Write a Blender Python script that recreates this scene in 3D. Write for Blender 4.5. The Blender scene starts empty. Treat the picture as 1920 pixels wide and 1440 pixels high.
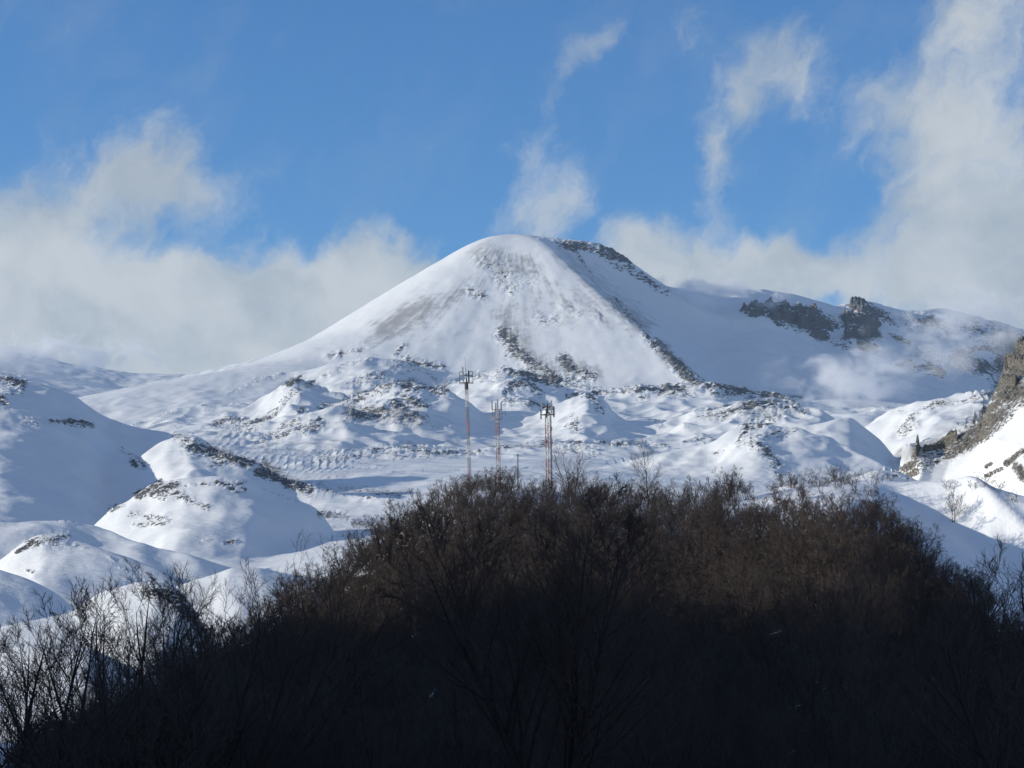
import bpy, math, random
import numpy as np
from mathutils import Vector, Matrix, Quaternion

# ------------------------------------------------------------------ camera, sky, sun, exposure
F = 4516.0            # focal length in pixels of the 1920 px wide photograph
HOR = 1200.0          # row of the horizon
SUN_EL, SUN_AZ = math.radians(13.6), math.radians(3.0)      # low sun from the left, a little behind the camera
SUN_STRENGTH, SKY_STRENGTH, EXPOSURE = 4.4, 0.115, 0.14
sc = bpy.context.scene
COL = sc.collection
cam = bpy.data.cameras.new('camera'); camo = bpy.data.objects.new('camera', cam); COL.objects.link(camo)
cam.sensor_width = 36.0; cam.lens = F / 1920 * 36.0
cam.shift_y = (HOR - 720) / 1920
cam.clip_start = 1.0; cam.clip_end = 90000
camo.location = (0, 0, 0); camo.rotation_euler = (math.radians(90), 0, 0)
sc.camera = camo
to_sun = Vector((-math.cos(SUN_EL) * math.cos(SUN_AZ), -math.cos(SUN_EL) * math.sin(SUN_AZ), math.sin(SUN_EL)))
sl = bpy.data.lights.new('sun', 'SUN'); sl.energy = SUN_STRENGTH; sl.angle = math.radians(0.5); sl.color = (1.0, 0.92, 0.77)
so = bpy.data.objects.new('sun', sl); COL.objects.link(so); so.rotation_euler = to_sun.to_track_quat('Z', 'Y').to_euler()
sc.view_settings.view_transform = 'Standard'; sc.view_settings.look = 'None'
sc.view_settings.exposure = EXPOSURE; sc.view_settings.gamma = 1.0; sc.view_settings.use_curve_mapping = False
sc.cycles.max_bounces = 6; sc.cycles.diffuse_bounces = 3; sc.cycles.transparent_max_bounces = 16
sc.cycles.volume_bounces = 4; sc.cycles.volume_step_rate = 1.0; sc.cycles.volume_max_steps = 256

W = bpy.data.worlds.new('World'); sc.world = W; W.use_nodes = True
nt = W.node_tree; nt.nodes.clear()

class NG:
    """short-hand for building node graphs"""
    def __init__(s, nt): s.nt = nt
    def n(s, t, **k):
        x = s.nt.nodes.new(t)
        for a, b in k.items(): setattr(x, a, b)
        return x
    def put(s, sock, v):
        if isinstance(v, bpy.types.NodeSocket): s.nt.links.new(v, sock)
        else: sock.default_value = v
    def m(s, op, a, b=0.0, c=0.0, clamp=False):
        x = s.n('ShaderNodeMath', operation=op, use_clamp=clamp)
        s.put(x.inputs[0], a)
        if len(x.inputs) > 1: s.put(x.inputs[1], b)
        if len(x.inputs) > 2: s.put(x.inputs[2], c)
        return x.outputs[0]
    def vm(s, op, a, b=None, sc=None):
        x = s.n('ShaderNodeVectorMath', operation=op)
        s.put(x.inputs[0], a)
        if b is not None: s.put(x.inputs[1], b)
        if sc is not None: s.put(x.inputs['Scale'], sc)
        return x.outputs['Value'] if op in ('LENGTH', 'DOT_PRODUCT', 'DISTANCE') else x.outputs[0]
    def noise(s, vec, scale, detail=4, rough=0.5, dist=0.0, color=False, lac=2.0):
        x = s.n('ShaderNodeTexNoise')
        s.put(x.inputs['Vector'], vec); x.inputs['Scale'].default_value = scale
        x.inputs['Detail'].default_value = detail; x.inputs['Roughness'].default_value = rough
        x.inputs['Lacunarity'].default_value = lac; x.inputs['Distortion'].default_value = dist
        return x.outputs['Color'] if color else x.outputs['Fac']
    def sstep(s, v, a, b, lo=0.0, hi=1.0):
        x = s.n('ShaderNodeMapRange', interpolation_type='SMOOTHSTEP')
        s.put(x.inputs[0], v); s.put(x.inputs[1], a); s.put(x.inputs[2], b); s.put(x.inputs[3], lo); s.put(x.inputs[4], hi)
        return x.outputs[0]
    def mix(s, f, a, b):
        x = s.n('ShaderNodeMix', data_type='RGBA')
        s.put(x.inputs[0], f); s.put(x.inputs[6], a); s.put(x.inputs[7], b)
        return x.outputs[2]
    def comb(s, x_, y_, z_):
        x = s.n('ShaderNodeCombineXYZ'); s.put(x.inputs[0], x_); s.put(x.inputs[1], y_); s.put(x.inputs[2], z_)
        return x.outputs[0]
    def sep(s, v):
        x = s.n('ShaderNodeSeparateXYZ'); s.put(x.inputs[0], v); return x.outputs

g = NG(nt)
sky = g.n('ShaderNodeTexSky', sky_type='NISHITA'); sky.sun_disc = False
sky.sun_elevation = SUN_EL; sky.sun_rotation = math.atan2(to_sun.x, to_sun.y)
sky.altitude = 1600; sky.air_density = 1.0; sky.dust_density = 0.4; sky.ozone_density = 1.0
tc = g.n('ShaderNodeTexCoord')
X, Y_, Z = g.sep(tc.outputs['Generated'])
ay = g.m('MAXIMUM', g.m('ABSOLUTE', Y_), 0.25)
cu = g.m('DIVIDE', X, ay); cv = g.m('DIVIDE', Z, ay)
cp = g.comb(g.m('MULTIPLY', cu, 10.0), g.m('MULTIPLY', cv, 10.0), g.m('SIGN', Y_))    # 1 unit = 451 px of the photograph
# wind-drawn cloud: warp, then shape
w1 = g.vm('SUBTRACT', g.noise(cp, 1.3, 3, 0.55, color=True), (0.5, 0.5, 0.5))
w2 = g.vm('SUBTRACT', g.noise(cp, 5.0, 4, 0.6, color=True), (0.5, 0.5, 0.5))
wp = g.vm('ADD', cp, g.vm('ADD', g.vm('SCALE', w1, sc=0.42), g.vm('SCALE', w2, sc=0.20)))
CL = [  # centre px, py, radius x, y, tilt in degrees, weight
    (255, 330, 120, 85, 10, .95), (300, 215, 45, 70, 0, .35), (400, 320, 110, 70, 0, .38), (330, 375, 90, 50, 0, .45), (170, 400, 100, 70, 0, .35),
    (70, 420, 120, 80, 0, .55), (40, 520, 170, 90, 0, .8), (150, 590, 270, 85, 0, 1.2), (80, 660, 250, 60, 0, 1.2),
    (420, 600, 330, 85, 0, 1.3), (560, 520, 170, 60, -8, .9), (720, 490, 110, 55, 0, .95), (520, 465, 45, 45, 0, .5), (330, 520, 90, 35, 0, .4), (800, 520, 90, 60, 0, .5),
    (600, 370, 40, 20, -30, .25),
    (990, 310, 50, 60, -20, .6), (975, 400, 80, 50, 0, .75), (1050, 380, 45, 60, 25, .6), (1048, 225, 26, 80, 28, .44), (1140, 95, 24, 50, 55, .62), (1095, 150, 22, 60, 35, .40),
    (1190, 435, 65, 38, 20, .8), (1300, 490, 130, 50, 0, .9), (1250, 560, 170, 60, 10, .8), (1450, 510, 150, 52, 0, 1.0), (1560, 540, 240, 42, 0, .9), (1560, 480, 60, 30, 0, .4),
    (1320, 290, 38, 60, -20, 1.0), (1325, 375, 26, 60, 0, .55), (1385, 150, 42, 90, 30, .8), (1470, 120, 78, 62, 40, .85), (1500, 50, 60, 50, 0, .5), (1290, 60, 50, 90, 25, .42), (1390, 210, 42, 42, 0, .6),
    (1660, 190, 60, 50, 0, .5), (1760, 230, 110, 90, 0, .8), (1830, 90, 90, 110, -25, .9), (1740, 360, 110, 110, 0, .8), (1870, 300, 120, 120, 0, .55), (1880, 20, 90, 80, 0, .8),
    (1840, 480, 150, 90, 0, .9), (1500, 215, 30, 50, 0, .28), (1900, 560, 160, 60, 0, .6), (1530, 340, 20, 60, -25, .2),
    (430, 50, 120, 20, 20, .12), (830, 260, 30, 30, 0, .2), (60, 30, 60, 20, 0, .12),
    (-250, 560, 260, 150, 0, 1.1), (-400, 250, 180, 110, 0, .7), (2250, 420, 240, 200, 0, 1.0), (2150, 60, 130, 120, 0, .5),
]
tot = None
for (px, py, rx, ry, a, wt) in CL:
    x0, y0 = (px - 960) / 451.6, (HOR - py) / 451.6
    # screen tilt measured counter-clockwise
    ca, sa = math.cos(math.radians(a)), math.sin(math.radians(a))
    mp = g.n('ShaderNodeMapping', vector_type='TEXTURE')
    mp.inputs[1].default_value = (x0, y0, 1.0)
    mp.inputs[2].default_value = (0, 0, -math.radians(a))
    mp.inputs[3].default_value = (rx / 451.6, ry / 451.6, 50.0)
    g.put(mp.inputs[0], wp)
    q = g.vm('DOT_PRODUCT', mp.outputs[0], mp.outputs[0])
    e = g.m('MULTIPLY', g.m('EXPONENT', g.m('MULTIPLY', q, -0.75)), wt)
    tot = e if tot is None else g.m('ADD', tot, e)
# a bank of cloud low along the horizon all the way round, unseen cloud overhead and behind thickened to whiten the fill light
sw = g.vm('ADD', tc.outputs['Generated'], g.vm('SCALE', w1, sc=0.06))
bn = g.noise(sw, 3.0, 5, 0.55)
infr = g.m('MULTIPLY', g.sstep(Y_, 0.80, 0.93), g.sstep(cv, 0.34, 0.27))
broad = g.m('ADD', g.m('MULTIPLY', g.sstep(bn, 0.42, 0.62), 1.1), g.m('MULTIPLY', g.sstep(Z, 0.13, 0.02), 0.9))
broad = g.m('MULTIPLY', broad, g.m('SUBTRACT', 1.0, infr))
tot = g.m('ADD', tot, broad)
tot = g.m('ADD', tot, g.m('MULTIPLY', g.sstep(cv, 0.160, 0.124), 0.9))
rot = g.n('ShaderNodeMapping', vector_type='TEXTURE'); g.put(rot.inputs[0], wp)
rot.inputs[2].default_value = (0, 0, math.radians(58)); rot.inputs[3].default_value = (1.9, .85, 1)
fr = g.noise(rot.outputs[0], 2.6, 8, 0.6)
fine = g.noise(rot.outputs[0], 7.5, 7, 0.66, dist=0.5)
dens = g.m('ADD', tot, g.m('MULTIPLY', g.m('SUBTRACT', fr, 0.5), 2.1))
dens = g.m('ADD', dens, g.m('MULTIPLY', g.m('SUBTRACT', fine, 0.5), 1.0))
alpha = g.sstep(dens, 0.22, 1.55, 0.0, 0.92)
veil = g.m('MULTIPLY', g.sstep(fr, 0.42, 0.75), 0.10)
alpha = g.m('MAXIMUM', alpha, veil)
shade = g.sstep(g.noise(g.vm('ADD', wp, (0.12, 0.10, 0.0)), 2.2, 5, 0.55), 0.3, 0.7)
k = 1.0 / SKY_STRENGTH
ccol = g.mix(shade, (.36 * k, .41 * k, .455 * k, 1), (.54 * k, .57 * k, .59 * k, 1))
skyc = g.n('ShaderNodeMix', data_type='RGBA', blend_type='MULTIPLY'); skyc.inputs[0].default_value = 1.0
g.put(skyc.inputs[6], sky.outputs[0]); skyc.inputs[7].default_value = (.33, .70, 1.15, 1)
SKYTINT = skyc.inputs[7]
col = g.mix(alpha, skyc.outputs[2], ccol)
bg = g.n('ShaderNodeBackground'); g.put(bg.inputs[0], col); bg.inputs[1].default_value = SKY_STRENGTH
wo = g.n('ShaderNodeOutputWorld'); g.nt.links.new(bg.outputs[0], wo.inputs[0])

# ------------------------------------------------------------------ helpers
def tag(o, label=None, cat=None, group=None, kind=None):
    if label: o['label'] = label
    if cat: o['category'] = cat
    if group: o['group'] = group
    if kind: o['kind'] = kind
    return o

def P(px, py, y):
    """the point seen at (px, py) of the photograph, y metres in front of the camera"""
    return Vector(((px - 960) / F * y, y, (HOR - py) / F * y))

def _h(ix, iy, seed):
    h = (ix.astype(np.int64) * 374761393 + iy.astype(np.int64) * 668265263 + seed * 1442695041) & 0xffffffff
    h = ((h ^ (h >> 13)) * 1274126177) & 0xffffffff
    return ((h ^ (h >> 16)) & 0xffff) / 65535.0

def vnoise(x, y, seed=0):
    x = np.asarray(x, float); y = np.asarray(y, float)
    ix = np.floor(x); iy = np.floor(y); fx = x - ix; fy = y - iy
    ix = ix.astype(np.int64); iy = iy.astype(np.int64)
    def gr(dx, dy):
        a = _h(ix + dx, iy + dy, seed) * 6.2831853
        return np.cos(a) * (fx - dx) + np.sin(a) * (fy - dy)
    u = fx * fx * fx * (fx * (fx * 6 - 15) + 10); v = fy * fy * fy * (fy * (fy * 6 - 15) + 10)
    a = gr(0, 0); b = gr(1, 0); c = gr(0, 1); d = gr(1, 1)
    return ((a + (b - a) * u) * (1 - v) + (c + (d - c) * u) * v) * 1.5     # about -1..1

def fbm(x, y, oct=4, seed=0, gain=0.5):
    s = 0; a = 1.0
    for i in range(oct):
        s = s + a * vnoise(x, y, seed + i * 17); x = x * 2.03 + 11.3; y = y * 2.03 - 7.1; a *= gain
    return s

def ridged(x, y, oct=4, seed=0, gain=0.5):
    s = 0; a = 1.0
    for i in range(oct):
        s = s + a * (1 - 2.2 * np.abs(vnoise(x, y, seed + i * 31))); x = x * 2.1 + 5.3; y = y * 2.1 - 3.1; a *= gain
    return s

def smooth(v, n):
    k = np.hanning(2 * n + 3)[1:-1]; k /= k.sum()
    p = np.concatenate([np.full(n, v[0]), v, np.full(n, v[-1])])
    return np.convolve(p, k, 'valid')

def ss(x, a, b):
    t = np.clip((x - a) / (b - a), 0, 1); return t * t * (3 - 2 * t)
# ------------------------------------------------------------------ far terrain (a height field over the valley and the mountains)
TX = np.arange(-3000, 5001, 4.0)          # column table, in photograph pixels at the given distance
class Ridge:
    def __init__(s, name, pts, front, L, back=0.5, r=12, end=0.22, sm=3, nz=1.0):
        s.name, s.front, s.L, s.back, s.r, s.nz = name, front, L, back, r, nz
        p = np.array(pts, float); s.m = .2 if L > 250 else .31
        v = (HOR - p[:, 1]) / F
        z = v * p[:, 2]
        xs = np.concatenate([[p[0, 0] - 3000], p[:, 0], [p[-1, 0] + 3000]])
        Ys = np.concatenate([[p[0, 2]], p[:, 2], [p[-1, 2]]])
        dz = 3000 / F * end
        zs = np.concatenate([[z[0] - dz * p[0, 2]], z, [z[-1] - dz * p[-1, 2]]])
        s.zc = smooth(np.interp(TX, xs, zs), sm); s.Yc = smooth(np.interp(TX, xs, Ys), 8)
    def h(s, px, y):
        zc = np.interp(px, TX, s.zc); d = np.interp(px, TX, s.Yc) - y
        q = np.sqrt(d * d + s.r ** 2) - s.r
        return np.where(d > 0, zc - (s.front - s.m) * s.L * (1 - np.exp(-q / s.L)) - s.m * q, zc - s.back * q)

R = [
 Ridge('far_slope', [(-900,480,9000),(-300,600,8900),(0,655,8900),(120,680,8800),(250,700,8800),(420,706,8700),(700,706,8600)], .25, 900, r=60, sm=8),
 Ridge('right_massif', [(1000,560,7300),(1190,524,7300),(1260,538,7300),(1340,546,7300),(1400,542,7320),(1430,542,7340),(1500,555,7400),(1565,574,7450),(1585,570,7480),(1615,563,7500),(1660,574,7560),(1710,583,7650),(1770,577,7780),(1850,598,7950),(1930,620,8100),(2100,600,8300),(2600,480,8300)], .40, 2600, r=18, sm=2),
 Ridge('volcano_skirt', [(540,712,6150),(620,680,6150),(690,668,6150),(760,678,6150),(820,694,6150),(900,706,6150)], .36, 60, r=10),
 Ridge('lava_field', [(800,742,5650),(870,714,5650),(930,696,5650),(985,696,5650),(1030,716,5600),(1110,733,5600),(1180,730,5600),(1290,722,5600),(1350,722,5600),(1420,738,5600),(1500,750,5600),(1600,768,5600),(1700,770,5500)], .5, 110, r=8),
 Ridge('lava_field', [(360,812,5300),(440,772,5350),(510,738,5400),(560,712,5400),(610,728,5400),(660,752,5300)], .42, 130, r=8),
 Ridge('lava_field', [(600,775,5250),(680,748,5250),(730,722,5250),(790,718,5250),(850,742,5200),(900,775,5200)], .5, 90, r=8),
 Ridge('lava_field', [(380,842,5000),(460,808,5000),(560,775,5000),(640,766,5000),(690,775,5000),(750,768,5000),(800,790,4950),(860,815,4900)], .45, 90, r=7),
 Ridge('snow_dune', [(440,868,4700),(520,826,4700),(580,800,4700),(640,791,4700),(700,799,4710),(760,813,4720),(830,833,4720),(895,850,4720)], .42, 120, r=8, end=.3),
 Ridge('lava_field', [(960,800,5150),(1010,776,5150),(1060,752,5150),(1100,738,5150),(1135,748,5150),(1160,780,5100),(1200,800,5100)], .5, 80, r=7),
 Ridge('lava_field', [(1220,800,5000),(1290,778,5000),(1340,766,5000),(1410,758,5000),(1480,756,5000),(1530,772,4900),(1570,795,4900)], .5, 70, r=7),
 Ridge('lava_field', [(540,880,4300),(620,856,4300),(700,846,4300),(790,842,4300),(880,850,4300),(960,842,4300),(1060,836,4300),(1140,832,4300),(1200,836,4300),(1280,842,4250),(1350,850,4250)], .4, 90, r=6),
 Ridge('snow_dune', [(500,888,3950),(570,866,3950),(650,868,3950),(720,886,3900),(790,914,3850)], .4, 90, r=6),
 Ridge('snow_dune', [(1440,822,4050),(1500,800,4050),(1560,786,4050),(1600,786,4060),(1635,808,4070),(1668,840,4080),(1700,872,4090),(1740,930,4090)], .5, 220, r=6, end=.5),
 Ridge('rocky_mound', [(1130,880,3600),(1240,852,3600),(1330,834,3600),(1375,810,3600),(1415,797,3600),(1480,802,3600),(1560,822,3550),(1620,850,3500),(1690,884,3450)], .5, 160, r=8),
 Ridge('right_slope', [(1560,850,4500),(1600,818,4500),(1640,788,4500),(1700,766,4450),(1760,748,4400),(1820,736,4400),(1870,730,4400),(2000,720,4400),(2500,640,4300)], .42, 420, r=10),
 Ridge('left_hill', [(-900,640,3500),(-400,680,3400),(-150,692,3320),(0,704,3300),(40,712,3300),(100,728,3300),(150,745,3300),(200,786,3300),(260,802,3290),(322,812,3280),(345,850,3270),(400,905,3250),(520,960,3220)], .42, 330, r=14),
 Ridge('rocky_mound', [(270,860,3060),(310,826,3060),(345,816,3050),(400,842,3010),(470,866,2970),(540,898,2930),(600,912,2890),(660,926,2850),(740,936,2800),(820,950,2750)], .42, 110, r=7),
 Ridge('rocky_mound', [(170,990,2480),(215,955,2470),(285,908,2460),(330,897,2450),(400,893,2450),(465,900,2450),(520,925,2450),(570,950,2450),(598,975,2450),(612,1005,2450)], .48, 60, r=9, end=.5),
 Ridge('snow_dune', [(-300,960,2050),(0,980,2050),(120,974,2050),(190,984,2050),(250,1006,2000),(310,1032,1980),(356,1042,1960)], .34, 130, r=6),
 Ridge('rocky_mound', [(-150,1100,1650),(0,1062,1650),(50,1025,1650),(85,1004,1640),(120,1004,1640),(170,1026,1620),(240,1056,1600),(330,1086,1580)], .4, 120, r=7),
 Ridge('snow_dune', [(320,1110,1500),(400,1084,1500),(450,1066,1500),(520,1066,1500),(600,1082,1500)], .35, 90, r=8),
 Ridge('snow_dune', [(-400,960,1250),(-200,1005,1230),(0,1064,1200),(60,1090,1190),(115,1115,1180),(180,1160,1150)], .4, 100, r=5),
 Ridge('rocky_spur', [(120,1150,940),(180,1110,940),(240,1092,940),(300,1096,940),(345,1128,940),(385,1180,940),(430,1240,940)], .5, 90, r=5),
 Ridge('snow_dune', [(-300,1270,730),(0,1226,720),(70,1204,720),(140,1212,710),(220,1260,700),(330,1350,690)], .3, 120, r=5),
 Ridge('snow_dune', [(1580,905,1500),(1640,884,1500),(1700,888,1500),(1760,915,1480)], .3, 90, r=6),
 Ridge('crag_slope', [(1530,985,1700),(1600,945,1740),(1690,892,1780),(1706,882,1788),(1713,846,1793),(1722,834,1798),(1750,830,1806),(1785,818,1816),(1820,790,1828),(1850,764,1840),(1868,742,1848),(1872,712,1852),(1884,682,1858),(1900,650,1866),(1925,625,1876),(2000,550,1910),(2250,380,2010)], .38, 700, r=5, sm=1),
]
BPX = [0, 400, 700, 1000, 1500, 1900]
BT = [(300,[1480]*6),(500,[1480,1480,1480,1480,1480,1480]),(700,[1440,1430,1420,1400,1380,1380]),(1000,[1340,1310,1280,1240,1190,1150]),(1500,[1200,1180,1140,1090,1000,1000]),
      (2000,[1115,1090,1050,1000,950,940]),(2500,[1050,1020,985,950,930,930]),(3000,[985,950,925,905,905,905]),(3500,[935,905,885,880,890,890]),(4000,[885,875,868,865,880,882]),
      (4500,[890,845,848,852,862,862]),(5000,[872,812,810,815,824,835]),(5500,[852,775,765,765,778,790]),(6000,[826,748,742,742,750,765]),(7000,[772,738,738,740,745,752]),
      (8500,[738]*6),(12000,[740]*6),(20000,[800]*6),(60000,[1100]*6)]
BY = np.array([b[0] for b in BT], float)
BV = np.array([[(HOR - p) / F for p in b[1]] for b in BT])
def base(px, y):
    j = np.clip(np.searchsorted(BY, y) - 1, 0, len(BY) - 2); t = np.clip((y - BY[j]) / (BY[j + 1] - BY[j]), 0, 1)
    c = np.clip(px, BPX[0], BPX[-1] - .01); i = np.clip(np.searchsorted(BPX, c, side='right') - 1, 0, len(BPX) - 2)
    B = np.array(BPX, float); s = (c - B[i]) / (B[i + 1] - B[i]); s = s * s * (3 - 2 * s)
    v = (BV[j, i] * (1 - s) + BV[j, i + 1] * s) * (1 - t) + (BV[j + 1, i] * (1 - s) + BV[j + 1, i + 1] * s) * t
    return v * y

def smax(a, b, k):
    h = np.clip(0.5 + 0.5 * (a - b) / k, 0, 1)
    return b + (a - b) * h + k * h * (1 - h)
APX = P(968, 440, 7000)
PR_L = ([0, 60, 124, 200, 418, 635, 883, 1040, 1280, 1700, 2300, 4000, 12000], [0, 4, 22, 66, 202, 340, 440, 474, 528, 632, 785, 1250, 4200])
PR_F = ([0, 60, 130, 300, 600, 900, 1150, 1500, 4000, 12000], [0, 6, 34, 150, 352, 548, 630, 700, 1300, 4000])
PR_R = ([0, 60, 120, 265, 320, 450, 640, 900, 1200, 2000, 4000, 12000], [0, 3, 12, 32, 76, 165, 280, 420, 560, 900, 1500, 4000])
def tab(t):          # a profile table without kinks
    r = np.arange(0, 12001, 10.0); d = np.interp(r, *t); d = np.concatenate([d[:4], smooth(d, 9)[4:]]); return r, smooth(d, 3)
PR_L, PR_F, PR_R = tab(PR_L), tab(PR_F), tab(PR_R)
def cone(x, y):
    dx = x - APX.x; dy = y - APX.y
    r = np.hypot(dx, dy) + 1e-6; th = np.degrees(np.arctan2(dy, dx))
    def rr(t): return r * np.cos(np.radians(th - t))
    k = 40.0
    a, b = rr(-104), rr(-28)
    re = smax(a, b, 30.0)
    w = ss(th, -104, -101) * (1 - ss(th, -15, -12))
    rf = np.where((th > -104) & (th < -28), np.maximum(re, 0), r)
    # gullies running down the slope
    gul = vnoise(th / 7.0, r / 700 + 3, 5) * 2.2 + vnoise(th / 2.3 + r / 300, r / 400, 6) * .5
    gul = gul * ss(r, 150, 500)
    zl = np.interp(r, *PR_L); zf = np.interp(rf, *PR_F); zr = np.interp(rf, *PR_R)
    wl = ss(np.abs(((th + 180 - 0) % 360) ), 40, 0)       # near +-180 : left
    wr = ss(th, -42, -4)
    wleft = np.where(th > 0, ss(th, 60, 110), ss(-th, 90, 138))
    z = zf * (1 - wr) + zr * wr
    z = z * (1 - wleft) + zl * wleft
    return APX.z - z + gul * (1 - wleft * .7), r, th


NAMES = ['valley_floor', 'volcano'] + [r.name for r in R]
def terrain(px, y, detail=True):
    x = (px - 960) / F * y
    z = base(px, y)
    z = z + fbm(x / 420, y / 420, 3, 3) * 6 * ss(y, 500, 2500)
    lid = np.zeros(z.shape, int); best = z.copy()
    c, rr_, th = cone(x, y)
    kk = 8 + y * 0.004
    lid[c > best] = 1; best = np.maximum(best, c); z = smax(c, z, kk * 1.5)
    wx = x + fbm(x / 140, y / 140, 3, 11) * 16; wy = y + fbm(x / 140, y / 140, 3, 12) * 20
    pw = 960 + wx / wy * F
    for i, r in enumerate(R):
        h = r.h(pw, wy)
        m = h > best; lid[m] = i + 2; best = np.maximum(best, h)
        z = smax(h, z, kk * .8)
    return z, lid, x

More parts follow.
